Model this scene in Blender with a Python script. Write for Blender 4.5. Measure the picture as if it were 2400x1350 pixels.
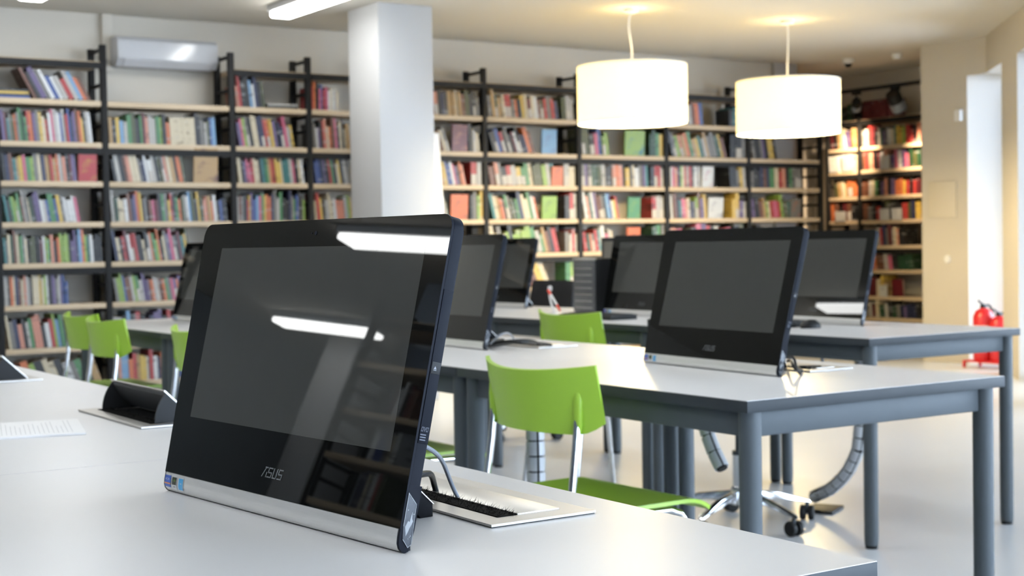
import bpy, bmesh, math, random
from mathutils import Vector, Matrix
for o in list(bpy.data.objects): bpy.data.objects.remove(o)
SC = bpy.context.scene
COL = SC.collection
PI = math.pi

# ------------------------------------------------------------------ camera
F_PX, YAW, PITCH, ROLL, CAM_H = 3418.4, 0.58006, -0.029418, -0.017361, 1.085
fw = Vector((math.sin(YAW)*math.cos(PITCH), math.cos(YAW)*math.cos(PITCH), math.sin(PITCH)))
rt0 = Vector((math.cos(YAW), -math.sin(YAW), 0)); up0 = rt0.cross(fw)
rt = rt0*math.cos(ROLL)+up0*math.sin(ROLL); up = -rt0*math.sin(ROLL)+up0*math.cos(ROLL)
cam_data = bpy.data.cameras.new('camera'); cam = bpy.data.objects.new('camera', cam_data); COL.objects.link(cam)
cam.matrix_world = Matrix(((rt.x, up.x, -fw.x, 0), (rt.y, up.y, -fw.y, 0), (rt.z, up.z, -fw.z, CAM_H), (0, 0, 0, 1)))
cam_data.sensor_width = 36; cam_data.lens = 36*F_PX/2400; cam_data.clip_start = .05
cam_data.dof.use_dof = True; cam_data.dof.focus_distance = 1.72; cam_data.dof.aperture_fstop = 9.5
SC.camera = cam

def at(px, py, axis, c):
    """the point of the photograph's ray (px, py) on the plane axis = c"""
    d = rt*((px-1200)/F_PX) - up*((py-675)/F_PX) + fw
    t = (c-(0, 0, CAM_H)[axis])/d[axis]
    return Vector((0, 0, CAM_H))+d*t

# ------------------------------------------------------------------ world, exposure
w = bpy.data.worlds.new('sky'); SC.world = w; w.use_nodes = True
bg = w.node_tree.nodes['Background']; bg.inputs[0].default_value = (.72, .845, 1.05, 1); bg.inputs[1].default_value = 17.5
SC.view_settings.view_transform = 'Standard'; SC.view_settings.look = 'None'
SC.view_settings.exposure = 0.0; SC.view_settings.gamma = 1; SC.view_settings.use_curve_mapping = False
LED_POWER, BULB_POWER, SPOT_POWER = 25.5, 260.0, 200.0
SC.cycles.use_denoising = True
SC.cycles.max_bounces = 7; SC.cycles.diffuse_bounces = 4; SC.cycles.glossy_bounces = 3; SC.cycles.transmission_bounces = 4
SC.cycles.transparent_max_bounces = 6; SC.cycles.sample_clamp_indirect = 6; SC.cycles.caustics_reflective = False; SC.cycles.caustics_refractive = False

# ------------------------------------------------------------------ materials
def lin(c):
    return tuple(((x/255)/12.92 if x <= 10 else (((x/255)+.055)/1.055)**2.4) for x in c)+(1,)
MATS = {}
def mat(name, rgb, rough=.5, metal=0, var=.06, scale=30, bump=0, coat=0, spec=.5, coat_ior=1.33, emit=None, power=0, aniso=None):
    """principled material with a procedural noise tint"""
    if name in MATS: return MATS[name]
    m = bpy.data.materials.new(name); m.use_nodes = True; nt = m.node_tree; p = nt.nodes['Principled BSDF']
    c = lin(rgb) if max(rgb) > 1 else tuple(rgb)+(1,)
    tc = nt.nodes.new('ShaderNodeTexCoord')
    n = nt.nodes.new('ShaderNodeTexNoise'); n.inputs['Scale'].default_value = scale; n.inputs['Detail'].default_value = 3
    if aniso:
        mp = nt.nodes.new('ShaderNodeMapping'); mp.inputs['Scale'].default_value = aniso
        nt.links.new(tc.outputs['Object'], mp.inputs[0]); nt.links.new(mp.outputs[0], n.inputs['Vector'])
    else:
        nt.links.new(tc.outputs['Object'], n.inputs['Vector'])
    r = nt.nodes.new('ShaderNodeMix'); r.data_type = 'RGBA'
    r.inputs[6].default_value = tuple(x*(1-var) for x in c[:3])+(1,); r.inputs[7].default_value = tuple(min(1, x*(1+var)) for x in c[:3])+(1,)
    nt.links.new(n.outputs['Fac'], r.inputs[0]); nt.links.new(r.outputs[2], p.inputs['Base Color'])
    p.inputs['Roughness'].default_value = rough; p.inputs['Metallic'].default_value = metal
    p.inputs['Coat Weight'].default_value = coat; p.inputs['Coat Roughness'].default_value = .01; p.inputs['Coat IOR'].default_value = coat_ior
    p.inputs['Specular IOR Level'].default_value = spec
    if bump:
        b = nt.nodes.new('ShaderNodeBump'); b.inputs['Strength'].default_value = bump; b.inputs['Distance'].default_value = .004
        nt.links.new(n.outputs['Fac'], b.inputs['Height']); nt.links.new(b.outputs[0], p.inputs['Normal'])
    if emit:
        p.inputs['Emission Color'].default_value = lin(emit) if max(emit) > 1 else tuple(emit)+(1,); p.inputs['Emission Strength'].default_value = power
    MATS[name] = m
    return m
WALL = mat('white wall paint', (.53, .49, .42), .75, var=.02, scale=3)
DIM = mat('dimmed blue-grey wall paint', (.19, .21, .22), .7, var=.02, scale=3)  # dimness painted in, so the monitors' reflections stay dark
REVEAL = mat('white reveal paint', (.82, .83, .84), .6, var=.02, scale=3)
DIMB = mat('pale dimmed blue-grey wall paint', (.30, .345, .40), .7, var=.02, scale=3)  # partition colour darkened too, for its reflection in the front monitor
CREAM = mat('cream wall paint', (.52, .48, .415), .7, var=.02, scale=3)
CEIL = mat('ceiling paint', (.58, .55, .49), .85, var=.03, scale=1.2, bump=.25)
PILLAR = mat('pillar paint', (.42, .42, .42), .6, var=.02, scale=3)
TOP = mat('white laminate', (.69, .69, .70), .32, var=.015, scale=6)
EDGE = mat('dark grey edging', (.030, .037, .043), .55, var=.08, spec=.3)
STEEL = mat('grey painted steel', (.072, .085, .095), .55, var=.05, metal=.15, spec=.35)
CHROME = mat('chrome', (.82, .83, .85), .12, 1, var=.02)
ALU = mat('brushed aluminium', (.52, .505, .48), .36, .85, var=.06, scale=8, aniso=(1, 60, 60))
SILVER = mat('silver brushed strip', (.74, .74, .73), .36, .75, var=.08, scale=14, aniso=(2, 90, 140))
BLACKST = mat('black painted steel', (.008, .008, .008), .55, var=.1, spec=.2)
BOARD = mat('pale birch board', (.42, .325, .215), .55, var=.08, scale=7, aniso=(1, 14, 14))
GREEN = mat('lime green plastic', (.315, .515, .045), .36, var=.03, scale=5, spec=.4)
BLACKP = mat('black plastic', (.010, .011, .012), .5, var=.1, spec=.25)
NAVYP = mat('blue-black satin plastic', (.007, .009, .015), .55, var=.1, spec=.1)
GLASSB = mat('black glass', (.004, .0045, .0045), .5, var=.05, coat=1, spec=0)
DISPLAY = mat('switched-off display', (.052, .053, .050), .5, var=.03, coat=1, spec=0)
WHITEP = mat('white plastic', (.74, .75, .76), .2, var=.02)
RED = mat('red enamel', (.55, .02, .025), .3, var=.06)
BRUSH = mat('black bristles', (.003, .003, .003), .8, var=.2, scale=200, spec=.05)
GREYCAB = mat('grey cable sheath', (.17, .19, .22), .45, var=.05)
LED = mat('lamp diffuser', (.9, .95, .93), .4, emit=(.99, 1, .98), power=LED_POWER)
BULB = mat('bulb glow', (1, .9, .7), .4, emit=(1, .79, .42), power=BULB_POWER)
def floor_mat():
    m = mat('grey floor covering', (.66, .685, .725), .30, var=.05, scale=1.6)
    return m
FLOOR = floor_mat()
def shade_mat():
    m = bpy.data.materials.new('cream fabric shade'); m.use_nodes = True; nt = m.node_tree; nt.nodes.remove(nt.nodes['Principled BSDF'])
    out = nt.nodes['Material Output']; d = nt.nodes.new('ShaderNodeBsdfDiffuse'); t = nt.nodes.new('ShaderNodeBsdfTranslucent'); mx = nt.nodes.new('ShaderNodeMixShader')
    n = nt.nodes.new('ShaderNodeTexNoise'); n.inputs['Scale'].default_value = 160
    r = nt.nodes.new('ShaderNodeMix'); r.data_type = 'RGBA'; r.inputs[6].default_value = (.95, .91, .78, 1); r.inputs[7].default_value = (.97, .94, .82, 1)
    nt.links.new(n.outputs['Fac'], r.inputs[0]); nt.links.new(r.outputs[2], d.inputs[0]); nt.links.new(r.outputs[2], t.inputs[0])
    mx.inputs[0].default_value = .5; nt.links.new(d.outputs[0], mx.inputs[1]); nt.links.new(t.outputs[0], mx.inputs[2]); nt.links.new(mx.outputs[0], out.inputs[0])
    return m
SHADE = shade_mat()
def pane_mat():
    m = bpy.data.materials.new('window glass'); m.use_nodes = True; nt = m.node_tree; nt.nodes.remove(nt.nodes['Principled BSDF'])
    out = nt.nodes['Material Output']; a = nt.nodes.new('ShaderNodeBsdfTransparent'); g = nt.nodes.new('ShaderNodeBsdfGlossy'); g.inputs['Roughness'].default_value = .02
    a.inputs[0].default_value = (.96, .98, .98, 1); f = nt.nodes.new('ShaderNodeFresnel'); f.inputs[0].default_value = 1.3; mx = nt.nodes.new('ShaderNodeMixShader')
    nt.links.new(f.outputs[0], mx.inputs[0]); nt.links.new(a.outputs[0], mx.inputs[1]); nt.links.new(g.outputs[0], mx.inputs[2]); nt.links.new(mx.outputs[0], out.inputs[0])
    return m
PANE = pane_mat()
PAL = {'w': (226, 226, 224), 'i': (222, 205, 168), 'y': (226, 186, 40), 'o': (222, 112, 40), 'r': (190, 40, 36), 'm': (104, 24, 34), 'p': (214, 92, 128),
       'v': (110, 90, 140), 'b': (52, 86, 160), 'n': (38, 46, 86), 't': (36, 124, 124), 'g': (70, 140, 80), 'l': (146, 182, 58), 'd': (78, 84, 40), 'f': (24, 74, 44),
       'k': (28, 28, 30), 'e': (128, 124, 118), 'c': (190, 186, 178), 'u': (120, 70, 44), 's': (222, 142, 112), 'a': (120, 170, 214), 'z': (190, 150, 84)}
CNAME = {'w': 'white', 'i': 'cream', 'y': 'yellow', 'o': 'orange', 'r': 'red', 'm': 'maroon', 'p': 'pink', 'v': 'violet', 'b': 'blue', 'n': 'navy', 't': 'teal', 'g': 'green',
         'l': 'lime', 'd': 'olive', 'f': 'dark green', 'k': 'black', 'e': 'grey', 'c': 'pale grey', 'u': 'brown', 's': 'salmon', 'a': 'sky blue', 'z': 'tan'}
def book_mat(k):
    name = 'cover '+CNAME[k]
    if name in MATS: return MATS[name]
    m = bpy.data.materials.new(name); m.use_nodes = True; nt = m.node_tree; p = nt.nodes['Principled BSDF']; p.inputs['Roughness'].default_value = .45
    c = lin(PAL[k]); g = .3*c[0]+.55*c[1]+.15*c[2]; c = [x*.85+g*.15 for x in c[:3]]
    tc = nt.nodes.new('ShaderNodeTexCoord'); mp = nt.nodes.new('ShaderNodeMapping'); mp.inputs['Scale'].default_value = (16, 6, 34)
    n = nt.nodes.new('ShaderNodeTexNoise'); n.inputs['Scale'].default_value = 1; n.inputs['Detail'].default_value = 2
    r = nt.nodes.new('ShaderNodeValToRGB'); e = r.color_ramp.elements; c = [x*.55 for x in c]; pale = [x*.6+.11 for x in c]; dark = [x*.4 for x in c]
    e[0].position = .30; e[0].color = dark+[1]; e[1].position = .40; e[1].color = c+[1]
    for q, col in ((.60, c), (.66, pale)): z = e.new(q); z.color = col+[1]
    nt.links.new(tc.outputs['Object'], mp.inputs[0]); nt.links.new(mp.outputs[0], n.inputs['Vector']); nt.links.new(n.outputs['Fac'], r.inputs[0]); nt.links.new(r.outputs[0], p.inputs['Base Color'])
    MATS[name] = m; return m
PAGES = mat('book pages', (.50, .46, .38), .8, var=.06, scale=90)
SPINE_LABEL = mat('pale spine sticker', (.36, .335, .30), .6, var=.14, scale=60)

# ------------------------------------------------------------------ mesh helpers
class MB:
    """collects shapes and links them as ONE mesh object"""
    def __init__(s): s.bm = bmesh.new(); s.mats = []
    def mi(s, m):
        if m not in s.mats: s.mats.append(m)
        return s.mats.index(m)
    def faces(s, vs, fs, m, M=None):
        i = s.mi(m); v = [s.bm.verts.new(M @ Vector(q) if M else q) for q in vs]; out = []
        for f in fs:
            try: fc = s.bm.faces.new([v[j] for j in f])
            except ValueError: continue
            fc.material_index = i; out.append(fc)
        return v, out
    def box(s, x0, x1, y0, y1, z0, z1, m, bev=0, M=None, seg=2):
        vs = [(x, y, z) for z in (z0, z1) for y in (y0, y1) for x in (x0, x1)]
        v, f = s.faces(vs, [(0, 2, 3, 1), (4, 5, 7, 6), (0, 1, 5, 4), (2, 6, 7, 3), (0, 4, 6, 2), (1, 3, 7, 5)], m, M)
        if bev:
            e = list({e for fc in f for e in fc.edges})
            r = bmesh.ops.bevel(s.bm, geom=e, offset=bev, segments=seg, affect='EDGES', profile=.5, clamp_overlap=True)
            for fc in r['faces']: fc.material_index = s.mi(m)
        return s
    def prism(s, poly, a0, a1, m, fn, bev=0):
        """polygon (u, v) extruded from a0 to a1; fn(u, v, a) -> point"""
        n = len(poly); vs = [fn(u, v, a0) for u, v in poly]+[fn(u, v, a1) for u, v in poly]
        fs = [tuple(range(n))[::-1], tuple(range(n, 2*n))]+[(i, (i+1) % n, n+(i+1) % n, n+i) for i in range(n)]
        v, f = s.faces(vs, fs, m)
        if bev:
            e = [e for fc in f[:2] for e in fc.edges]
            r = bmesh.ops.bevel(s.bm, geom=e, offset=bev, segments=2, affect='EDGES', profile=.5, clamp_overlap=True)
            for fc in r['faces']: fc.material_index = s.mi(m)
        return s
    def tube(s, pts, r, m, n=10, cap=True, taper=None):
        pts = [Vector(p) for p in pts]; rings = []; i = s.mi(m)
        t0 = (pts[1]-pts[0]).normalized(); ref = Vector((0, 0, 1)) if abs(t0.z) < .9 else Vector((1, 0, 0)); u = t0.cross(ref).normalized()
        for k, p in enumerate(pts):
            t = ((pts[k+1]-p).normalized() if k < len(pts)-1 else Vector())+((p-pts[k-1]).normalized() if k else Vector())
            t.normalize(); u = (u-t*u.dot(t)).normalized(); v = t.cross(u); rr = taper[k] if taper else r
            rings.append([s.bm.verts.new(p+u*rr*math.cos(a)+v*rr*math.sin(a)) for a in (2*PI*j/n for j in range(n))])
        for a, b in zip(rings, rings[1:]):
            for j in range(n):
                f = s.bm.faces.new((a[j], a[(j+1) % n], b[(j+1) % n], b[j])); f.material_index = i; f.smooth = True
        if cap:
            for g in (rings[0][::-1], rings[-1]):
                f = s.bm.faces.new(g); f.material_index = i
        return s
    def lathe(s, prof, m, n=24, c=(0, 0, 0), M=None):
        """profile of (radius, z) turned about the z axis"""
        i = s.mi(m); rings = []
        for r, z in prof:
            if r < 1e-6: p = Vector((c[0], c[1], c[2]+z)); rings.append([s.bm.verts.new(M @ p if M else p)])
            else:
                ring = []
                for j in range(n):
                    p = Vector((c[0]+r*math.cos(2*PI*j/n), c[1]+r*math.sin(2*PI*j/n), c[2]+z)); ring.append(s.bm.verts.new(M @ p if M else p))
                rings.append(ring)
        for a, b in zip(rings, rings[1:]):
            for j in range(n):
                q = [a[j % len(a)], a[(j+1) % len(a)], b[(j+1) % len(b)], b[j % len(b)]]; q = list(dict.fromkeys(q))
                if len(q) > 2:
                    f = s.bm.faces.new(q); f.material_index = i; f.smooth = True
        return s
    def grid(s, fn, nu, nv, th, m):
        """curved sheet fn(u, v) of thickness th, closed all round"""
        i = s.mi(m); P = [[Vector(fn(a/nu, b/nv)) for b in range(nv+1)] for a in range(nu+1)]; A, B = [], []
        for a in range(nu+1):
            ra, rb = [], []
            for b in range(nv+1):
                du = P[min(a+1, nu)][b]-P[max(a-1, 0)][b]; dv = P[a][min(b+1, nv)]-P[a][max(b-1, 0)]; nn = du.cross(dv).normalized()
                ra.append(s.bm.verts.new(P[a][b]+nn*th/2)); rb.append(s.bm.verts.new(P[a][b]-nn*th/2))
            A.append(ra); B.append(rb)
        def q(*v):
            f = s.bm.faces.new(v); f.material_index = i; f.smooth = True
        for a in range(nu):
            for b in range(nv): q(A[a][b], A[a+1][b], A[a+1][b+1], A[a][b+1]); q(B[a][b], B[a][b+1], B[a+1][b+1], B[a+1][b])
        for a in range(nu): q(A[a][0], B[a][0], B[a+1][0], A[a+1][0]); q(A[a][nv], A[a+1][nv], B[a+1][nv], B[a][nv])
        for b in range(nv): q(A[0][b], A[0][b+1], B[0][b+1], B[0][b]); q(A[nu][b], B[nu][b], B[nu][b+1], A[nu][b+1])
        return s
    def build(s, name, parent=None, loc=None, rotz=0, smooth=True):
        bmesh.ops.recalc_face_normals(s.bm, faces=s.bm.faces)
        me = bpy.data.meshes.new(name); s.bm.to_mesh(me); s.bm.free()
        for m in s.mats: me.materials.append(m)
        if smooth:
            for p in me.polygons: p.use_smooth = True
            me.set_sharp_from_angle(angle=math.radians(35))
        o = bpy.data.objects.new(name, me); COL.objects.link(o)
        if parent: o.parent = parent
        if loc: o.location = loc
        o.rotation_euler.z = rotz
        return o
def tag(o, label=None, cat=None, group=None, kind=None):
    if label: o['label'] = label
    if cat: o['category'] = cat
    if group: o['group'] = group
    if kind: o['kind'] = kind
    return o
def thing(name, label, cat, loc=(0, 0, 0), rotz=0, group=None):
    o = bpy.data.objects.new(name, None); COL.objects.link(o); o.location = loc; o.rotation_euler.z = rotz; o.empty_display_size = .1
    return tag(o, label, cat, group)
def copy_tree(o, parent=None, label=None, group=None, loc=None, rotz=None):
    c = o.copy(); COL.objects.link(c); c.parent = parent
    if label: c['label'] = label
    if group: c['group'] = group
    if loc: c.location = loc
    if rotz is not None: c.rotation_euler.z = rotz
    for ch in list(o.children): copy_tree(ch, c)
    return c
def struct(o): o['kind'] = 'structure'; return o
def bez(p0, p1, p2, p3, n=16):
    p0, p1, p2, p3 = map(Vector, (p0, p1, p2, p3))
    return [p0*(1-t)**3+p1*3*t*(1-t)**2+p2*3*t*t*(1-t)+p3*t**3 for t in (k/n for k in range(n+1))]

# ------------------------------------------------------------------ room shell
CEIL_Z = 2.77
YB = 10.27                      # face of the book wall
PX = 10.1                       # face of the cream pier
P_FAR = at(2160, 400, 0, PX).y; P_NEAR = at(2268, 400, 0, PX).y; P_COR = at(2311, 400, 0, PX).y
struct(MB().box(-7.2, 13, -4.2, 13, -.12, 0, FLOOR).build('floor'))
struct(MB().box(-7.2, 13, -4.2, 13, CEIL_Z, CEIL_Z+.12, CEIL).build('ceiling'))
struct(MB().box(-3.6, 10.02, YB, YB+.15, 0, CEIL_Z, WALL).build('wall_back'))
struct(MB().box(9.72, 10.02, YB-.035, YB, 0, CEIL_Z, PILLAR, bev=.004).build('trim_1'))          # white pilaster where the book wall ends
struct(MB().box(9.92, 10.02, YB+.15, 11.3, 0, CEIL_Z, WALL).box(9.92, 11.5, 11.3, 11.4, 0, CEIL_Z, WALL).build('wall_alcove'))
struct(MB().box(11.3, 11.4, P_FAR, 11.3, 0, CEIL_Z, WALL).build('wall_right'))
struct(MB().box(PX, 11.4, P_NEAR, P_FAR, 0, CEIL_Z, CREAM).build('wall_pier'))
struct(MB().box(-7.3, -7.2, -2.7, YB+.15, 0, CEIL_Z, DIM).box(-7.2, -3.6, YB, YB+.15, 0, CEIL_Z, DIM).build('wall_left'))
struct(MB().box(-3.66, -3.56, -2.7, 6.9, 0, CEIL_Z, DIMB).build('wall_partition'))
struct(MB().box(-7.3, .3, -2.8, -2.7, 0, CEIL_Z, WALL).build('wall_behind'))
# the window wall runs at a slant from the pier towards the camera's right
W0 = Vector((PX, P_COR, 0)); wt = at(2388, 890, 2, 0)-W0; wt.z = 0; wt.normalize(); wn = Vector((-wt.y, wt.x, 0))
if wn.x < 0: wn = -wn
WM = Matrix(((wt.x, wn.x, 0, W0.x), (wt.y, wn.y, 0, W0.y), (0, 0, 1, 0), (0, 0, 0, 1)))
def s_at(px):
    d = at(px, 700, 1, 8)-Vector((0, 0, CAM_H)); d = d.xy; a = W0.xy
    # a + s*wt = k*d
    det = wt.x*(-d.y)-(-d.x)*wt.y
    return ((-a.x)*(-d.y)-(-d.x)*(-a.y))/det
S1, S2 = s_at(2351), s_at(2388)
pn = Vector((PX, P_NEAR, 0))-W0; SN, NN = pn.dot(wt), pn.dot(wn)    # the pier's near edge in the slanted wall's own axes
OPEN = [(SN, S1), (S2, S2+1.35)]
while OPEN[-1][1] < 12.2: OPEN.append((OPEN[-1][1]+.32, OPEN[-1][1]+.32+1.7))
HEAD = 2.46; LEN = OPEN[-1][1]+1.0; TH = .30
b = MB(); s0 = None
for a, c in OPEN:
    if s0 is not None:
        b.box(s0+.004, a-.004, 0, TH, 0, HEAD, CREAM, M=WM).box(s0, s0+.004, 0, TH, 0, HEAD, REVEAL, M=WM).box(a-.004, a, 0, TH, 0, HEAD, REVEAL, M=WM)
    s0 = c
b.box(0, LEN, 0, TH, HEAD, CEIL_Z, CREAM, M=WM).box(s0, LEN, 0, TH, 0, HEAD, CREAM, M=WM)
b.box(SN-.25, SN, NN, TH, 0, HEAD, REVEAL, M=WM)                      # deep white reveal beside the pier
b.box(PX, PX+.5, P_COR-.02, P_NEAR, HEAD, CEIL_Z, CREAM)
struct(b.build('wall_window'))
def window(n, a, c, M):
    o = MB()
    for x0, x1, z0, z1 in ((a, a+.05, 0, HEAD), (c-.05, c, 0, HEAD), (a+.05, c-.05, 0, .07), (a+.05, c-.05, HEAD-.06, HEAD)):
        o.box(x0, x1, TH-.06, TH-.01, z0, z1, WHITEP, M=M)
    f = struct(o.build('window_%d' % n))
    MB().box(a+.05, c-.05, TH-.04, TH-.03, .07, HEAD-.06, PANE, M=M).build('window_glass', f)
for i, (a, c) in enumerate(OPEN): window(i+1, a, c, WM)
# white square pillar in front of the book wall; a second one at the left end of the room
pc = at(891, 300, 1, 8.9).x; pw = at(1018, 300, 1, 8.9).x-pc; py2 = at(820, 300, 0, pc).y
struct(MB().box(pc, pc+pw, 8.9, py2, 0, CEIL_Z, PILLAR, bev=.006).build('pillar'))
struct(MB().box(-5.25, -4.85, 9.0, 9.4, 0, CEIL_Z, PILLAR, bev=.006).build('pillar'))
# vertical cable trunking on the wall beside the air conditioner
tx0, tx1 = at(238, 80, 1, YB-.03).x, at(262, 80, 1, YB-.03).x
struct(MB().box(tx0, tx1, YB-.045, YB, 2.36, CEIL_Z, WALL, bev=.004).build('trim_2'))

# ------------------------------------------------------------------ lamps
def make_led():
    t = thing('ceiling_lamp', 'x', 'lamp', (0, 0, CEIL_Z))
    b = MB().box(-.095, .095, -.61, .61, -.045, 0, WHITEP, bev=.006); b.build('lamp_housing', t)
    MB().box(-.078, .078, -.60, .60, -.080, -.040, LED, bev=.014).build('lamp_diffuser', t)
    return t
LEDS = [(4.27, 8.80, 'linear white ceiling lamp left of the white pillar'), (2.58, 8.88, 'linear white ceiling lamp at the upper left edge, above the cable trunking'),
        (-2.85, 6.25, 'linear ceiling lamp mirrored along the top of the front monitor'), (-4.5, 9.0, 'linear ceiling lamp mirrored in the middle of the front monitor'),
        (-.75, 2.5, 'unseen linear ceiling lamp added left of the front row, by its middle'), (-.75, .9, 'unseen linear ceiling lamp added left of the front row, by its near end'), (.15, 9.55, 'linear ceiling lamp mirrored in the computer before the corner bookcase'),  # the two left of the front row are added to soften the monitor's shadow
        (.89, 4.9, 'unseen linear ceiling lamp added over the front row'), (2.58, 2.6, 'unseen linear ceiling lamp added over the near end of the middle row'),  # both out of view, added to brighten the table tops
        (2.58, 4.9, 'linear ceiling lamp over the far end of the middle row'), (4.27, 5.6, 'linear ceiling lamp over the rear table row')]
led0 = None
for x, y, lb in LEDS:
    if led0 is None: led0 = make_led(); led0.location = (x, y, CEIL_Z); led0['label'] = lb; led0['group'] = 'linear ceiling lamps'
    else: copy_tree(led0, None, lb, None, (x, y, CEIL_Z))
def pendant(x, y, z0, z1, lb, wob):
    t = thing('pendant_lamp', lb, 'lamp', (x, y, CEIL_Z), 0, 'drum pendant lamps')
    R = .395; z0 -= CEIL_Z; z1 -= CEIL_Z
    b = MB(); n = 64; i = b.mi(SHADE); rg = []
    for r, z in ((R, z0), (R, z1), (R-.004, z1), (R-.004, z0)): rg.append([b.bm.verts.new((r*math.cos(2*PI*j/n), r*math.sin(2*PI*j/n), z)) for j in range(n)])
    for k in range(4):
        for j in range(n): b.bm.faces.new((rg[k][j], rg[k][(j+1) % n], rg[(k+1) % 4][(j+1) % n], rg[(k+1) % 4][j]))
    b.build('lamp_shade', t)
    MB().lathe([(.06, z1-.006), (R-.006, z1-.006), (R-.006, z1-.008), (.06, z1-.008), (.06, z1-.006)], SHADE, 48).build('added_glow_baffle', t)  # added disc that cuts the lamp's glow on the ceiling
    b = MB()
    for z in (z0, z1): b.tube([(R*math.cos(2*PI*j/48), R*math.sin(2*PI*j/48), z) for j in range(49)], .004, WHITEP, 6, cap=False)
    for k in range(3): b.tube([(0, 0, z1-.02), (R*math.cos(2*PI*k/3), R*math.sin(2*PI*k/3), z1-.005)], .003, WHITEP, 6)
    b.build('shade_frame', t)
    MB().tube([(wob*math.sin(q*PI*1.6)*(1-q), 0, -.02+(z1+.02)*q) for q in (k/14 for k in range(15))], .006, WHITEP, 8).build('cord', t)
    MB().lathe([(0, -.03), (.05, -.028), (.055, 0), (0, 0)], WHITEP).build('ceiling_rose', t)
    MB().lathe([(0, z1-.18), (.022, z1-.18), (.022, z1-.02), (0, z1-.01)], WHITEP, 16).build('lamp_holder', t)
    MB().lathe([(.12*math.sin(PI*k/10), z1-.30-.12*math.cos(PI*k/10)) for k in range(11)], BULB, 24).build('bulb', t)
pendant(6.520, 8.328, 1.948, 2.357, 'cream drum pendant lamp, the larger of the two, on the wavy cord', -.03)
pendant(7.950, 8.222, 1.906, 2.305, 'cream drum pendant lamp hanging next to the corner bookcase', .012)

# ------------------------------------------------------------------ things on walls and ceiling
t = thing('air_conditioner', 'white wall air conditioner above the bookcase bay without a top shelf', 'air conditioner', (0, YB, 0))
ax0, ax1 = at(276, 120, 1, YB-.2).x, at(512, 120, 1, YB-.2).x
ztop, zbot = at(400, 90, 1, YB-.2).z, at(400, 158, 1, YB-.2).z
prof = [(0, ztop), (-.16, ztop), (-.195, ztop-.03), (-.20, zbot+.05), (-.15, zbot), (0, zbot)]
ACP = mat('air conditioner plastic', (.46, .465, .48), .16, var=.02)
MB().prism(prof, ax0, ax1, ACP, lambda u, v, a: (a, u, v), bev=.008).build('casing', t)
MB().prism([(-.196, zbot+.046), (-.152, zbot+.003), (-.156, zbot-.004), (-.203, zbot+.040)], ax0+.05, ax1-.05, ACP, lambda u, v, a: (a, u, v)).build('air_flap', t)
tag(MB().box(PX-.012, PX, at(2243, 470, 0, PX).y, at(2178, 470, 0, PX).y, at(2210, 510, 0, PX).z, at(2210, 426, 0, PX).z, mat('panel paint', (.56, .51, .42), .6, var=.06, scale=80), bev=.003).build('access_panel'),
    'flat grey access panel on the cream pier', 'panel')
q = at(2250, 271, 0, PX)
tag(MB().box(PX-.04, PX, q.y-.035, q.y+.035, q.z-.05, q.z+.05, WHITEP, bev=.008).build('motion_sensor'), 'small white sensor box high on the cream pier', 'sensor')
q = at(2222, 607, 0, PX)
tag(MB().lathe([(0, 0), (.035, 0), (.035, .012), (.026, .02), (0, .022)], WHITEP, 24, M=Matrix.Translation(q) @ Matrix.Rotation(-PI/2, 4, 'Y')).build('wall_knob'), 'round white button low on the cream pier', 'button')
q = at(1988, 138, 2, CEIL_Z)
t = thing('security_camera', 'small white ceiling camera with a dark lens near the right pendant lamp', 'camera', (q.x, q.y, CEIL_Z))
MB().lathe([(0, 0), (.055, 0), (.055, -.03), (.04, -.045), (0, -.045)], WHITEP).build('camera_base', t)
MB().lathe([(.0, -.085), (.022, -.08), (.034, -.062), (.036, -.044), (0, -.044)], BLACKP).build('lens_dome', t)
q = at(2102, 126, 2, CEIL_Z)
tag(MB().lathe([(0, 0), (.05, 0), (.05, -.02), (.035, -.05), (0, -.052)], WHITEP, 24).build('smoke_detector', loc=(q.x, q.y, CEIL_Z)), 'round cream smoke detector on the ceiling by the cream pier', 'detector')
# lighting track along the corner bookcase, with two spots
RX = 10.45
ry0, ry1 = P_FAR+.02, 11.2
rz = at(2160, 192, 0, RX).z
t = thing('lighting_track', 'black lighting track above the corner bookcase', 'track', (RX, 0, rz))
MB().box(-.018, .018, ry0, ry1, -.018, .018, BLACKST, bev=.003).build('track_rail', t)
for yy in (ry0+.25, ry1-.3): MB().tube([(0, yy, .015), (0, yy, CEIL_Z-rz)], .004, WHITEP, 8).build('hanger', t)
def spot(px, lb, r, aim, power):
    q = at(px, 215, 0, RX); p = Vector((RX, q.y, rz))
    t = thing('track_spotlight', lb, 'spotlight', p)
    MB().box(-.016, .016, -.05, .05, -.045, -.018, BLACKST, bev=.003).tube([(0, 0, -.04), (0, 0, -.10)], .008, BLACKST, 8).build('spot_adapter', t)
    d = Vector(aim).normalized(); M = Matrix.Translation((0, 0, -.13)) @ d.to_track_quat('Z', 'Y').to_matrix().to_4x4()
    MB().lathe([(0, -.06*r), (.05*r, -.06*r), (.055*r, -.05*r), (.055*r, .10*r), (.048*r, .10*r), (.044*r, .075*r), (0, .075*r)], BLACKST, 24, M=M).build('spot_head', t)
    MB().lathe([(.0555*r, .02*r), (.0575*r, .02*r), (.0575*r, .09*r), (.0555*r, .09*r)], GREYCAB, 24, M=M).build('spot_ring', t)
    L = bpy.data.lights.new('spot_beam', 'SPOT'); L.energy = power; L.color = (1, .74, .48); L.spot_size = 1.15; L.spot_blend = 1; L.shadow_soft_size = .03
    o = bpy.data.objects.new('spot_beam', L); COL.objects.link(o); o.parent = t; o.matrix_local = Matrix.Translation(Vector((0, 0, -.13))+d*.11*r) @ (-d).to_track_quat('Z', 'Y').to_matrix().to_4x4()
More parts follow.
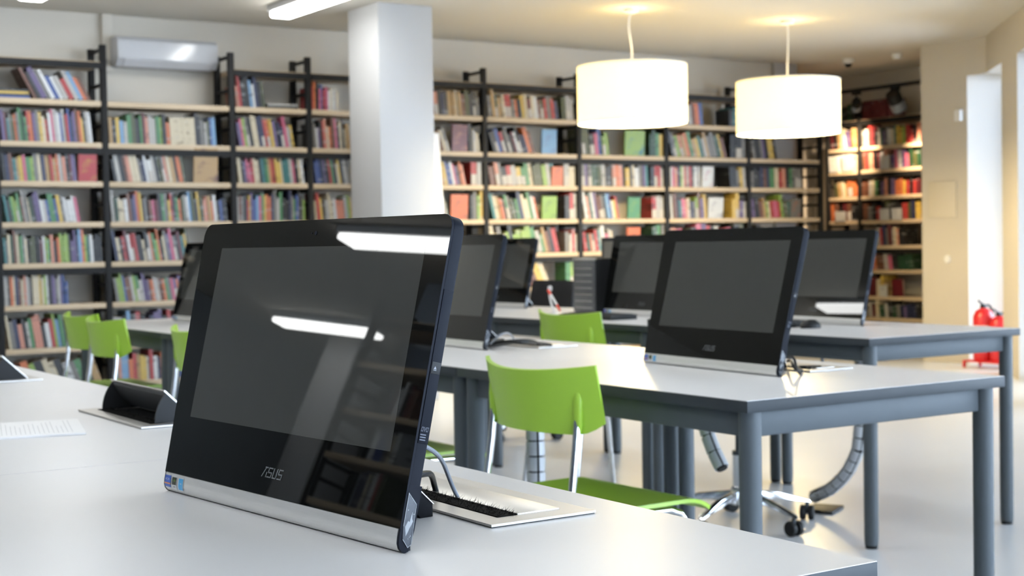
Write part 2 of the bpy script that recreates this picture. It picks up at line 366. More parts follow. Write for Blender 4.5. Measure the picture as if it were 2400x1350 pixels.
spot(2098, 'black track spotlight with a grey ring before the red book set', 1.25, (.47, .05, -.55), SPOT_POWER)
spot(2007, 'black track spotlight beside the right pendant lamp', .8, (.47, .50, -.48), SPOT_POWER*1.6)
bx = [at(1022, 312, 1, 9.55), at(1029, 312, 1, 9.55), at(1041, 505, 1, 9.55)]
e = (bx[2].x-bx[1].x)/(bx[1].z-bx[2].z); zt = bx[1].z; xb = bx[1].x+e*zt
tag(MB().prism([(bx[1].x-.42, zt), (bx[1].x, zt), (xb, 0), (xb-.42, 0)], 9.55, 9.58, WHITEP, lambda u, v, a: (u, a, v), bev=.004).build('white_board'), 'tall white board standing between the pillar and the bookcase', 'board')
# fire extinguishers standing in the window corner
def extinguisher(x, y, lb, h, r):
    t = thing('fire_extinguisher', lb, 'fire extinguisher', (x, y, .06))
    MB().lathe([(0, 0), (r*.9, 0), (r, .02), (r, h*.72), (r*.75, h*.82), (r*.3, h*.87), (0, h*.87)], RED, 28).build('cylinder', t)
    MB().box(-.02, .02, -.02, .02, h*.865, h*.93, BLACKP, bev=.004).build('valve', t)
    MB().tube([(0, 0, h*.93), (-.05, -.02, h*.95), (-.10, -.03, h*1.0)], .009, BLACKP, 8).build('handle', t)
    MB().tube(bez((.02, 0, h*.9), (.12, .0, h*1.0), (r+.07, 0, h*.6), (r+.012, 0, h*.3)), .011, BLACKP, 8).build('hose', t)
    MB().lathe([(r+.001, h*.30), (r+.002, h*.30), (r+.002, h*.58), (r+.001, h*.58)], mat('extinguisher label', (.80, .72, .66), .5, var=.2, scale=40), 28).build('label_band', t)
e1 = at(2311, 836, 2, .06); e2 = at(2338, 838, 2, .06)
e1 = at(2309, 800, 0, 9.93); e2 = at(2335, 800, 0, 9.93)
t = thing('extinguisher_stand', 'red metal floor stand under the fire extinguishers', 'stand', (9.93, (e1.y+e2.y)/2, 0))
MB().box(-.11, .11, -.20, .20, .045, .06, RED, bev=.004).build('tray', t)
for sx in (-1, 1):
    for sy in (-1, 1): MB().box(sx*.10-.01, sx*.10+.01, sy*.19-.01, sy*.19+.01, 0, .045, RED).build('leg', t)
extinguisher(9.93, e1.y+.015, 'red fire extinguisher, the taller of the pair by the window', .50, .085)
extinguisher(9.93, e2.y-.03, 'red fire extinguisher, the shorter one nearer the cream window strip', .43, .075)

# ------------------------------------------------------------------ bookcases
LEV = [2.37, 2.10, 1.815, 1.55, 1.275, 1.0, .72, .43, .17]
YF = 9.9                                                            # front of the posts
POSTS = [at(px, py, 1, YF).x for px, py in ((2, 700), (249, 400), (547, 350), (727, 350))]+[5.36]+[at(px, py, 1, YF).x for px, py in ((1139, 400), (1360, 450), (1564, 450), (1757, 450), (1926, 450))]
POSTS = [POSTS[0]-.93]+POSTS                                        # one more bay runs out of the frame on the left
def ladder(zt, dep, levels):
    b = MB()
    b.box(-.0215, .0215, 0, .04, 0, zt, BLACKST, bev=.003).box(-.0215, .0215, dep-.04, dep, 0, zt, BLACKST, bev=.003)
    rz = [zt-.03]+[z-.035 for z in levels[1:]]+[(a+c)/2 for a, c in zip(levels, levels[1:])]+[.05]
    for z in rz: b.box(-.011, .011, .034, dep-.034, z-.011, z+.011, BLACKST)
    return b
def bookcase(name, label, posts, levels_of, M, rot, dep=.30, zt=2.505, rails=(0, 2, 5), levels=LEV, thick=.036):
    t = thing(name, label, 'bookcase', M, rot)
    for x in posts: ladder(zt, dep, levels).build('ladder_frame', t, (x, 0, 0))
    for k, (a, c) in enumerate(zip(posts, posts[1:])):
        for i in levels_of(k):
            z = levels[i]
            MB().box(a+.0222, c-.0222, .004, dep-.01, z-thick/2, z+thick/2, BOARD, bev=.002).build('shelf_board', t)
            if i in rails:
                dz = thick/2 if i else -.012
                MB().box(a+.0222, c-.0222, .002 if i else -.002, .024 if i else .003, z-dz-.044, z-dz, BLACKST).build('cross_rail', t)
    return t
bookcase('bookcase', 'long pale-board bookcase with black ladder frames along the back wall', POSTS, lambda k: range(1, 9) if k == 2 else range(9), (0, YF, 0), 0)
SXF = 10.9                                                          # corner bookcase: faces the room, boards run along y
LEVC = [2.25, 1.98, 1.75, 1.49, 1.25, 1.0, .76, .50, .29]
SY = [at(1938, 400, 0, SXF).y, at(2013, 400, 0, SXF).y, at(2013, 400, 0, SXF).y-.95]
def cpt(px, z=1.5): return SY[0]-at(px, 500, 0, SXF+.02).y           # pixel -> distance along the corner bookcase
bookcase('bookcase', 'corner bookcase under the lighting track, right of the end ladder', [0, SY[0]-SY[1], SY[0]-SY[2]], lambda k: range(9), (SXF, SY[0], 0), -PI/2, levels=LEVC, rails=(0, 2, 5), zt=2.3)
bookcase('bookcase', 'bookcase on the left partition, mirrored in the front monitor', [0, .95, 1.9], lambda k: range(9), (-3.2, 4.9, 0), PI/2)

# ------------------------------------------------------------------ books
# one letter is one book (its cover colour); a capital has a pale sticker block on the lower spine; '.' is a gap; a digit doubles the width of the next book
ORD = ['first', 'second', 'third', 'fourth', 'fifth', 'sixth', 'seventh', 'eighth', 'ninth', 'tenth', 'eleventh', 'twelfth', 'thirteenth', 'fourteenth', 'fifteenth', 'sixteenth', 'seventeenth',
       'eighteenth', 'nineteenth', 'twentieth']
ORD += ['twenty-'+o for o in ORD[:9]]+['thirtieth']+['thirty-'+o for o in ORD[:9]]+['fortieth']+['forty-'+o for o in ORD[:9]]
BAYN = {1: 'leftmost bay', 2: 'bay under the air conditioner', 3: 'bay right of the air conditioner', 4: 'bay left of the pillar', 5: 'bay right of the pillar', 6: 'second bay right of pillar',
        7: 'third bay right of pillar', 8: 'fourth bay right of pillar', 9: 'bay beside the end ladder', 10: 'narrow bay of corner bookcase', 11: 'wide bay of corner bookcase'}
ROWS = [  # bay, board, first px, last px, lean in degrees, books
 (1, 1, 88, 222, 27, 'ukvewbwcrcaou'), (1, 2, 0, 222, 5, 'vmtedoegfgroveyirwpcwbcrbnvuoykcw'), (1, 3, 0, 183, 5, 'knutzypgleinzrzocskmv'), (1, 4, 0, 188, 9, 'tkglLguceifkvvwcbggbyewwwwp'),
 (1, 5, 0, 238, 3, 'teifuigeikddkkmwlgskolllkvvnaoltwkkk'), (1, 6, 0, 156, 2, 'ceoinuisceiiyilwkvecvbb'), (1, 7, 6, 168, 8, 'ienskcgsskwrlagki'), (1, 8, 58, 232, 20, 'olkiikwegdz'),
 (2, 2, 262, 512, 3, 'zkyacgdkgmsccglkoiiiiiiiikkecdba'), (2, 3, 262, 440, 10, 'kckusiienwWckdEsizkod'), (2, 4, 262, 534, 5, 'cfiiwunvoykekupmkgeyrkgodcwadkydsszowkbnk'), (2, 5, 262, 446, 9, 'nikrmwRrkkiKcoglokievpEkmtyd'),
 (2, 6, 262, 440, 9, 'ellbuuclGcvvuocCuogepVovrC'), (2, 7, 262, 420, 3, 'cckakrkmnvvkrer'), (2, 8, 262, 420, 2, 'tsaaorzyycrwnouckrb'),
 (3, 1, 553, 628, 6, 'srkkkawnkd'), (3, 2, 553, 694, 9, 'vplEkiinNrOyvknNpcy'), (3, 3, 553, 716, 6, 'ikvppriiktgzoryyittcpkiw'), (3, 4, 553, 716, 0, 'cuekryvbapgyoonecgkknegbkkl'),
 (4, 1, 733, 800, 0, 'rokpbrpwiwci'), (4, 2, 733, 824, 4, 'ewvkrsioupkikiz'), (4, 3, 733, 826, 8, 'bbbnvkrgkiykcce'), (4, 4, 733, 828, 5, 'irykciiwooocly'),
 (5, 1, 1024, 1130, 5, 'SknkzzizudkKe'), (5, 2, 1026, 1058, 18, 'zzuiE'), (5, 2, 1104, 1128, 3, 'kCi'), (5, 3, 1034, 1094, 12, 'rzybbwpvuos'), (5, 3, 1106, 1130, 0, 'Rc'), (5, 4, 1040, 1054, 12, 'vcd'), (5, 4, 1104, 1132, 0, 'kely'),
 (6, 1, 1146, 1314, 7, 'ezFziRReokyiMiwuDrern'), (6, 1, 1322, 1350, 4, 'dCc'), (6, 2, 1146, 1258, 18, 'kKbRkEkmwKnnou'), (6, 3, 1146, 1318, 9, 'uSeKRcYGgiddlctz'), (6, 3, 1324, 1350, 0, 'Ci'), (6, 4, 1146, 1264, 13, 'tizouGedfgniigwo'),
 (6, 4, 1324, 1352, 0, 'kRc'), (6, 5, 1150, 1312, 14, 'iieiLkllllgcgzukr'), (6, 5, 1324, 1352, 0, 'eCrc'), (6, 6, 1150, 1290, 25, 'zgoigouyi'), (6, 6, 1324, 1352, 0, 'gLy'),
 (7, 1, 1365, 1560, 5, 'dDkKpbLickeruwb'), (7, 2, 1365, 1432, 6, 'DdKpbLl'), (7, 2, 1526, 1556, 0, 'ffgy'), (7, 3, 1365, 1522, 2, 'EvEffdckkSoskykiwevt'), (7, 3, 1526, 1558, 0, 'kRrC'), (7, 4, 1366, 1452, 10, 'wstwvuUEkabwyr'), (7, 4, 1528, 1558, 0, 'RcC'),
 (7, 5, 1368, 1440, 8, 'rfoErtcwpci'), (7, 5, 1528, 1556, 0, 'fge'),
 (8, 1, 1574, 1652, 6, 'lzerecuob'), (8, 1, 1712, 1748, 0, 'ktnl'), (8, 2, 1574, 1706, 16, 'kElSzogzytczeefyu'), (8, 2, 1714, 1750, 0, 'kKe'), (8, 3, 1574, 1644, 1, 'wpsnlircrkwcc'), (8, 3, 1712, 1752, 4, 'kkeyc'), (8, 4, 1574, 1658, 4, 'wuktpsIneLuvy'),
 (8, 4, 1716, 1752, 0, 'yYvC'), (8, 5, 1574, 1746, 6, 'splgkpvrkcavpkkd'),
 (9, 2, 1762, 1824, 10, 'ekkevkyyk'), (9, 3, 1762, 1880, 2, 'ekknungirskgeEE'), (9, 4, 1762, 1862, 8, 'vkuzlirprlddtc'), (9, 5, 1762, 1800, 0, 'kkek'),
 (10, 1, 1944, 2008, 8, 'mkziwvuz'), (10, 2, 1944, 2008, 4, 'siwrbwi'), (10, 3, 1958, 2008, 8, 'dzizOo'), (10, 4, 1944, 2008, 4, 'oukmUk'),
 (11, 1, 2018, 2158, 2, 'ecrmkefvewityylrrks'), (11, 2, 2018, 2158, 4, 'urskmwsyvpwvpfdf'), (11, 3, 2018, 2158, 0, 'uucigkvskvooyrkrm'), (11, 4, 2018, 2158, 2, 'uekrkDkKkrdny'),
 (11, 5, 2050, 2122, 4, 'ecrnemciskk'), (11, 6, 2044, 2140, 8, 'ouucpkfff'), (11, 7, 2036, 2078, 0, 'mmiyz'), (11, 8, 2034, 2156, 6, 'cmifckfenvnnk'),
 (11, 0, 2024, 2098, 0, 'mmmmmmmm'), (10, 0, 1972, 2006, 0, 'fkfk'),
]
FRONTS = [ # bay, board, px0, px1, height, cover, blotch, what it shows
 (1, 3, 186, 229, .232, 'r', 'y', 'red book with a yellow corner picture facing out'), (2, 3, 456, 512, .245, 'z', 'u', 'tan illustrated book facing out'), (5, 2, 1062, 1098, .215, 'm', 's', 'maroon patterned book facing out'),
 (5, 4, 1056, 1096, .20, 'o', 'd', 'orange picture book facing out'), (6, 2, 1272, 1306, .20, 'a', 'v', 'blue and pink picture book facing out'), (6, 3, 1294, 1320, .16, 'o', 'u', 'small orange book facing out'), (6, 4, 1270, 1304, .19, 'l', 'd', 'olive picture book facing out'),
 (7, 2, 1466, 1512, .215, 'l', 't', 'yellow and green picture book facing out'), (7, 4, 1471, 1500, .185, 'g', 'l', 'plain bright green book facing out'), (7, 5, 1468, 1498, .20, 'o', 'd', 'brown-orange book facing out'),
 (8, 3, 1646, 1672, .19, 'w', 'r', 'white book with red corner picture facing out'), (8, 4, 1660, 1694, .185, 'w', 'e', 'white book with grey drawing facing out'), (9, 4, 1852, 1876, .18, 'e', 'o', 'grey picture book facing out'),
 (11, 2, 2068, 2090, .13, 'w', 'i', 'blank white card facing out'), (11, 4, 2066, 2088, .11, 'w', 'i', 'white card standing beside another'), (11, 4, 2094, 2118, .11, 'w', 'c', 'second white card, before the red books'),
 (10, 2, 1949, 1970, .16, 'w', 'i', 'white card at the left end'), (10, 2, 1980, 2005, .17, 'w', 'i', 'wide white card'), (10, 4, 1962, 1986, .10, 'w', 'i', 'low white card'),
 (11, 7, 2064, 2082, .11, 'w', 'n', 'white card with dark mark'), (11, 7, 2090, 2116, .17, 'm', 'm', 'wide maroon volume facing out'),
]
BLOTCH = {}
def blotch_mat(a, c):
    if (a, c) in BLOTCH: return BLOTCH[a, c]
    m = bpy.data.materials.new('cover picture %s %s' % (CNAME[a], CNAME[c])); m.use_nodes = True; nt = m.node_tree; p = nt.nodes['Principled BSDF']; p.inputs['Roughness'].default_value = .4
    tc = nt.nodes.new('ShaderNodeTexCoord'); v = nt.nodes.new('ShaderNodeTexNoise'); v.inputs['Scale'].default_value = 9; v.inputs['Detail'].default_value = 2
    r = nt.nodes.new('ShaderNodeValToRGB'); r.color_ramp.elements[0].position = .52; r.color_ramp.elements[0].color = [q*.5 for q in lin(PAL[a])[:3]]+[1]; r.color_ramp.elements[1].position = .74; r.color_ramp.elements[1].color = [q*.42 for q in lin(PAL[c])[:3]]+[1]
    nt.links.new(tc.outputs['Object'], v.inputs['Vector']); nt.links.new(v.outputs['Fac'], r.inputs[0]); nt.links.new(r.outputs[0], p.inputs['Base Color'])
    BLOTCH[a, c] = m; return m
def book_shape(b, wd, ht, dp, cov, M, lab=0):
    """spine towards -y: hard cover round a slightly smaller page block; lab = height of a pale sticker block"""
    t = min(.0022, wd*.18); cm = cov
    b.box(0, wd, 0, t, 0, ht, cm, M=M)
    b.box(0, t, t, dp, 0, ht, cm, M=M); b.box(wd-t, wd, t, dp, 0, ht, cm, M=M)
    b.box(t, wd-t, t, dp-.004, .003, ht-.003, PAGES, M=M)
    if lab: b.box(.0004, wd-.0004, -.0012, 0, .004, lab, SPINE_LABEL, M=M)
PICK = None          # filled in below: the books that show largest, as objects of their own
SELECT = '1-14,21,25-27,31-34,36-37,41-42,46-49,52-54,56-60,63-64,67-68,73,75,81,85,88,97,99-101,106,113,115-116,118,121,123,127,129,131,133,135,140-142,147-148,154-158,160-169,171,173-174,176,181-182,184-185,187-191,193-195,197,199,203,205,207,209,213-216,218-220,223-225,228,230-231,233,235,240,243,251,262-263,265,269,271,276,280,283,287,292,295,297,300,304,306,312,314,345,349,352,355,365,368,371-372,374,378-379,381-382,385,390,393,417,420,432,434,437,444,456,459,464,470-471,487,491,497,500-501,504,509,518,521,532-534,537-538,542,551-552,559,562-563,565,567,570,574,577,579-580,582-584,587,589-592,595-597,607,610,613-614,621,625,629,631-634,643-645,663-665,667,670-671,674,687,691,694,698,701,712,714,719,726,736,738,742,747-748,753,755-756,759-760,775,781,790,793-794,825,828-829,831,846,862,869,875,877,880-881,897,914,926,928,931,943,945-946,952,957,963,966,970,977,982,984,989'
if not SELECT.startswith('@@'):
    PICK = set()
    for part in SELECT.split(','):
        a, _, c = part.partition('-'); PICK.update(range(int(a), int(c or a)+1))
rest = MB(); BID = 0
def place_book(wd, ht, dp, cov, M, lab, label, group):
    global BID
    BID += 1
    if PICK is not None and BID not in PICK:
        book_shape(rest, wd, ht, dp, cov, M, lab); return
    b = MB(); book_shape(b, wd, ht, dp, cov, Matrix(), lab)
    o = b.build('book', smooth=False); o.matrix_world = M; tag(o, label, 'book', group)
BASE_BACK = Matrix.Translation((0, YF, 0)); BASE_CORNER = Matrix.Translation((SXF, SY[0], 0)) @ Matrix.Rotation(-PI/2, 4, 'Z')
cnt = {}
def shelf_no(bay, lev): return ORD[lev-(1 if bay == 2 else 0)]
for bay, lev, p0, p1, lean, txt in ROWS:
    R = random.Random(bay*1000+lev*37+p0); corner = bay >= 10
    zt = (LEVC if corner else LEV)[lev]+.018
    x0, x1 = (cpt(p0), cpt(p1)) if corner else (at(p0, 500, 1, YF+.02).x, at(p1, 500, 1, YF+.02).x)
    lo = (0 if bay == 10 else SY[0]-SY[1] if bay == 11 else POSTS[bay])+.025
    hi = (SY[0]-SY[1] if bay == 10 else SY[0]-SY[2] if bay == 11 else POSTS[bay+1])-.025
    x1 = min(x1, hi)
    hmax = .205 if corner else .228
    if lev == 8 and corner: hmax = .17
    a = math.radians(lean); wt_ = [R.uniform(.75, 1.3) for _ in txt]
    if lean: x0 = max(x0, lo+math.sin(a)*hmax*.98)
    else: x0 = max(x0, lo)
    k = (x1-x0)/sum(wt_); x = x0; base_h = R.uniform(.72, .9)
    for ch, wg in zip(txt, wt_):
        slot = wg*k; wd = slot*math.cos(a)-.0009
        if ch == '.': x += slot; continue
        ht = hmax*min(1, max(.66, R.gauss(base_h, .11))); dp = R.uniform(.15, .20)
        if ch == 'm' and lev == 0: ht = .185
        if ch in 'z' and bay == 2: ht = hmax*.8
        if bay == 2 and lev == 2 and ch == 'i': ht = hmax*.86
        cov = book_mat(ch.lower())
        M = (BASE_CORNER if corner else BASE_BACK) @ Matrix.Translation((x, .016+R.uniform(0, .012), zt)) @ Matrix.Rotation(-a, 4, 'Y')
        n = cnt.get((bay, lev), 0); cnt[bay, lev] = n+1
        size = 'slim ' if wd < .019 else 'thick ' if wd > .036 else ''
        st = ' with pale sticker' if ch.isupper() else ''
        label = '%s%s book%s, %s from left, %s board, %s' % (size, CNAME[ch.lower()], st, ORD[n], shelf_no(bay, lev), BAYN[bay])
        if len(label.split()) > 16: label = label.replace(' with pale sticker', '')
        if len(label.split()) > 16: label = label.replace('slim ', '').replace('thick ', '')
        place_book(wd, ht, dp, cov, M, R.uniform(.075, .095) if ch.isupper() else 0, label, 'books on the %s board, %s' % (shelf_no(bay, lev), BAYN[bay]))
        x += slot
for bay, lev, p0, p1, ht, cv, bl, what in FRONTS:
    corner = bay >= 10; zt = (LEVC if corner else LEV)[lev]+.018
    x0, x1 = (cpt(p0), cpt(p1)) if corner else (at(p0, 500, 1, YF+.02).x, at(p1, 500, 1, YF+.02).x)
    M = (BASE_CORNER if corner else BASE_BACK) @ Matrix.Translation((x0, .008 if corner and cv == 'w' else .02, zt)) @ Matrix.Rotation(math.radians(4), 4, 'X')
    BID += 1; b = MB(); wd = x1-x0; cm = blotch_mat(cv, bl); dp = .006 if cv == 'w' and corner else .018
    if corner and cv == 'w': M = M @ Matrix.Translation((0, -.012, 0))
    b.box(0, wd, 0, .002, 0, ht, cm).box(0, wd, dp-.002, dp, 0, ht, cm).box(0, .002, .002, dp-.002, 0, ht, cm)
    if dp > .01: b.box(.002, wd-.003, .002, dp-.002, .003, ht-.003, PAGES)
    card = 'card' in what
    o = b.build('display_card' if card else 'book', smooth=False); o.matrix_world = M
    tag(o, '%s, %s board, %s' % (what, shelf_no(bay, lev), BAYN[bay]), 'card' if card else 'book')
# flat stacks
FLAT = [(1, 1, 2, 78, 'bkyk', [.016, .012, .016, .016], 'leftmost bay'), (3, 1, 632, 704, 'kc', [.018, .016], BAYN[3])]
for bay, lev, p0, p1, txt, hs, wh in FLAT:
    x0, x1 = at(p0, 500, 1, YF+.02).x, at(p1, 500, 1, YF+.02).x; z = LEV[lev]+.018; names = ['lowest', 'second', 'third', 'topmost'] if len(txt) > 2 else ['lower', 'upper']
    for ch, hh, nm in zip(txt, hs, names):
        BID += 1
        M = Matrix.Translation((x0, YF+.02, z+hh)) @ Matrix.Rotation(PI/2, 4, 'Y')
        b = MB(); book_shape(b, hh, x1-x0-.004*names.index(nm), .17, book_mat(ch), Matrix())
        o = b.build('book', smooth=False); o.matrix_world = M
        tag(o, '%s book lying flat, %s of stack, second board, %s' % (CNAME[ch], nm, wh), 'book', 'books lying flat, '+wh); z += hh+.0006
# books of the mirrored bookcase
R = random.Random(5)
for lev in (2, 3, 4, 5, 6):
    for bayx in (0, .95):
        x = bayx+.06+(.3 if bayx else 0)
        while x < bayx+.55:
            wd = R.uniform(.02, .04); M = Matrix.Translation((-3.2, 4.9, 0)) @ Matrix.Rotation(PI/2, 4, 'Z') @ Matrix.Translation((x, .02, LEV[lev]+.018))
            book_shape(rest, wd-.001, R.uniform(.15, .22), .17, book_mat(R.choice('mkbrnuewdi')), M); x += wd
if rest.mats:
    o = rest.build('book_filling', smooth=False); tag(o, 'the remaining smaller books between and behind on the bookcase boards', 'books', None, 'stuff')

# ------------------------------------------------------------------ tables
TZ = .74
ROWX = {'front': (.335, 1.175), 'middle': (2.138, 2.992), 'rear': (3.79, 4.60)}
def table(x0, x1, y0, y1, label, group):
    t = thing('table', label, 'table', ((x0+x1)/2, (y0+y1)/2, 0), 0, group); hx, hy = (x1-x0)/2, (y1-y0)/2-.0012
    b = MB(); b.box(-hx, hx, -hy, hy, TZ-.027, TZ-.0006, EDGE, bev=.0015)
    b.box(-hx+.0008, hx-.0008, -hy+.0008, hy-.0008, TZ-.0012, TZ, TOP); b.build('tabletop', t)
    b = MB(); ix, iy = hx-.045, hy-.04
    for s in (-1, 1):
        b.box(s*ix-.012, s*ix+.012, -iy+.02, iy-.02, TZ-.085, TZ-.027, STEEL, bev=.003); b.box(-ix+.02, ix-.02, s*iy-.012, s*iy+.012, TZ-.085, TZ-.027, STEEL, bev=.003)
    b.build('apron', t)
    for sx in (-1, 1):
        for sy in (-1, 1):
            lg = MB().lathe([(0, .012), (.024, .012), (.025, .05), (.025, TZ-.027), (0, TZ-.027)], STEEL, 24).build('leg', t, (sx*(hx-.04), sy*(hy-.036), 0))
            MB().lathe([(0, 0), (.021, 0), (.023, .012), (0, .012)], BLACKP, 20).build('foot_cap', lg)
    return t
tl = {'front': ['right-hand table of the front row, carrying the large monitor', 'second table of the front row, with the open cable box beside the papers', 'third table of the front row, with an open cable box at the left edge'],
      'middle': ['right-hand table of the middle row, with a monitor above the chrome chair base', 'second table of the middle row, behind the green chair back', 'third table of the middle row, hidden behind the front monitor', 'far left table of the middle row, with two green chairs at its corner'],
      'rear': ['right-hand table of the rear row, in front of the cream pier', 'second table of the rear row, carrying the computer tower', 'far table of the rear row, below the narrow black monitor']}
for row, y0, n in (('front', 1.086, 3), ('middle', 2.345, 4), ('rear', 3.535, 3)):
    L = 1.215 if row == 'middle' else 1.249
    for k in range(n): table(*ROWX[row], y0+k*L, y0+(k+1)*L, tl[row][k], '%s row of white tables' % row)

# ------------------------------------------------------------------ monitors
TILT = .2329
def strokes(b, segs, m, fn, w=.1, d=.0004, sc=1):
    """flat letters: segs of (x0, y0, x1, y1) in letter units"""
    for x0, y0, x1, y1 in segs:
        dx, dy = x1-x0, y1-y0; L = math.hypot(dx, dy); nx, ny = -dy/L*w/2, dx/L*w/2; ex, ey = dx/L*w/2, dy/L*w/2
        b.prism([((x0-ex+nx)*sc, (y0-ey+ny)*sc), ((x0-ex-nx)*sc, (y0-ey-ny)*sc), ((x1+ex-nx)*sc, (y1+ey-ny)*sc), ((x1+ex+nx)*sc, (y1+ey+ny)*sc)], 0, d, m, fn)
def make_monitor(TILT=TILT):
    t = thing('all_in_one_computer', 'x', 'computer'); W2, GH = .2965, .364; Y0, Z0 = -.0125, .0285
    ct, st = math.cos(TILT), math.sin(TILT)
    def P(x, s, d): return (x, Y0+d*ct+s*st, Z0-d*st+s*ct)
    def outline(x, s0, s1, r, n=7):
        o = [(-x, s0), (x, s0)]
        o += [(x-r+r*math.cos(q), s1-r+r*math.sin(q)) for q in (PI/2*k/n for k in range(n+1))]
        return o+[(-x+r*math.cos(q), s1-r+r*math.sin(q)) for q in (PI/2+PI/2*k/n for k in range(n+1))]
    b = MB(); b.prism(outline(W2-.0012, -.002, GH-.001, .016), .0032, .0192, NAVYP, P, bev=.002)
    b.prism(outline(W2-.09, .03, GH-.07, .03), .016, .045, NAVYP, P, bev=.006)
    side = [(.0, .0010), (-.010, .0010), (-.0174, .0018), (-.0224, .0042), (-.0255, .0078), (-.0268, .0116), (-.0240, .0165), (.0, .0200), (.05, .0205)]
    b.prism([(u, v) for u, v in side]+[(.05, .0032)], -W2+.0042, W2-.0042, NAVYP, lambda u, v, a: P(a, u, v+.002))
    for sx in (-1, 1): b.prism([(u, v) for u, v in side]+[(.05, .0032)], sx*W2, sx*(W2-.0042), NAVYP, lambda u, v, a: P(a, u, v))
    cas = b.build('casing', t)
    b = MB().prism(outline(W2, 0, GH, .0175), 0, .0031, GLASSB, P, bev=.0003); bez_ = b.build('screen_bezel', t, smooth=False); bez_.data.materials.append(NAVYP)
    for f in bez_.data.polygons:
        if f.normal.y > -.9: f.material_index = 1
    b = MB().prism([(-W2+.045, .083), (W2-.045, .083), (W2-.045, GH-.036), (-W2+.045, GH-.036)], -.00006, .001, DISPLAY, P); b.build('display', t, smooth=False)
    LOGO = mat('printed silver logo', (.13, .14, .15), .4, var=.05)
    b = MB(); sl = .28
    def LP(ox): return lambda u, v, a: P(ox+u+v*sl, .024+v, -a-.0003)
    h = .0118; lw = .0016
    strokes(b, [(0, 0, .0058, h)], LOGO, LP(-.0245), lw); strokes(b, [(.0040, h, .0100, h)], LOGO, LP(-.0245), lw); strokes(b, [(.0094, 0, .0094, h*.45)], LOGO, LP(-.0240), lw)
    S = [(0, h, .0085, h), (0, h, 0, h*.5), (0, h*.5, .0085, h*.5), (.0085, h*.5, .0085, 0), (.0085, 0, -.0005, 0)]
    U = [(0, h, 0, 0), (0, 0, .0085, 0), (.0085, 0, .0085, h)]
    strokes(b, S, LOGO, LP(-.0110), lw); strokes(b, U, LOGO, LP(.0018), lw); strokes(b, S, LOGO, LP(.0146), lw)
    tag(b.build('logo', bez_, smooth=False), 'silver maker logo lettering')
    b = MB(); M = Matrix.Translation(P(0, GH-.018, -.0004)) @ Matrix.Rotation(PI/2-TILT, 4, 'X')
    b.lathe([(0, .0003), (.0026, .0003), (.003, 0)], NAVYP, 16, M=M).box(-.011, -.009, -.001, .001, 0, .0003, NAVYP, M=M); b.build('webcam', bez_)
    # curved silver band under the glass
    arc = [(-.0004, .0001), (-.0095, .0002), (-.0165, .0010), (-.0216, .0036), (-.0247, .0072), (-.0260, .0112)]
    b = MB(); inn = [(u+.0006, v+.0018) for u, v in arc][::-1]
    b.prism(arc+inn, -W2+.0042, W2-.0042, SILVER, lambda u, v, a: P(a, u, v)); band = b.build('silver_band', t)
    MB().box(-W2+.03, W2-.008, .0010, .0065, .0, .0055, BLACKP).build('rubber_foot', t)
    def arcp(x, q, off=.0005):
        L = [math.dist(a, c) for a, c in zip(arc, arc[1:])]; q *= sum(L)
        for (a, c), l in zip(zip(arc, arc[1:]), L):
            if q <= l or c is arc[-1]:
                f = q/l; u, v = a[0]+(c[0]-a[0])*f, a[1]+(c[1]-a[1])*f; n = Vector((c[1]-a[1], -(c[0]-a[0]))); n = Vector((-(c[1]-a[1]), (c[0]-a[0]))).normalized()
                return P(x, u-abs(n.x)*off, v-abs(n.y)*off)
            q -= l
    def sticker(name, x0, x1, q0, q1, m, parent, off=.0005, lab=None):
        b = MB(); n = 8; v, f = b.faces([arcp(x, q0+(q1-q0)*k/n, off) for k in range(n+1) for x in (x0, x1)], [(2*k, 2*k+1, 2*k+3, 2*k+2) for k in range(n)], m)
        o = b.build(name, parent); tag(o, lab) if lab else None; return o
    SB = mat('sticker blue', (46, 88, 178), .3); SO = mat('sticker orange', (222, 140, 60), .3); SW = mat('sticker white', (214, 216, 218), .3); SK = mat('sticker black', (40, 44, 34), .3); SC_ = mat('sticker sky blue', (70, 160, 214), .3); SG = mat('sticker green', (110, 150, 40), .3)
    x = -W2+.0045
    s1 = sticker('sticker', x, x+.0185, .12, .66, SB, t, lab='blue sticker with white ring and orange stripe')
    b = MB()
    for k in range(20):
        a0, a1 = 2*PI*k/20, 2*PI*(k+1)/20
        b.faces([arcp(x+.0085+r*math.cos(a), .29+r*7*math.sin(a), .0008) for a, r in ((a0, .0055), (a1, .0055), (a1, .0043), (a0, .0043))], [(0, 1, 2, 3)], SW)
    b.build('sticker_ring', s1); sticker('sticker_stripe', x, x+.0185, .46, .51, SO, s1, .0008)
    s2 = sticker('sticker', x+.022, x+.0375, .12, .70, SW, t, lab='white sticker with a black and green picture')
    sticker('sticker_picture', x+.0228, x+.0367, .15, .50, SK, s2, .0008)
    b = MB()
    for k in range(16):
        a0, a1 = -2.3+5.4*k/16, -2.3+5.4*(k+1)/16
        b.faces([arcp(x+.0297+r*math.cos(a), .30+r*9*math.sin(a), .0010) for a, r in ((a0, .0042), (a1, .0042), (a1, .0024), (a0, .0024))], [(0, 1, 2, 3)], SG)
    b.build('sticker_swirl', s2); sticker('sticker_line', x+.027, x+.0335, .57, .60, SK, s2, .0008)
    s3 = sticker('sticker', x+.042, x+.058, .12, .70, SW, t, lab='sky blue sticker with a white star trail')
    sticker('sticker_field', x+.0432, x+.0568, .15, .67, SC_, s3, .0008)
    b = MB(); b.faces([arcp(x+.0505+r*math.cos(a), .38+r*8*math.sin(a), .0010) for a, r in ((PI/2+k*PI/5, .0042 if k % 2 == 0 else .0016) for k in range(10))], [tuple(range(10))], SW); b.build('sticker_star', s3)
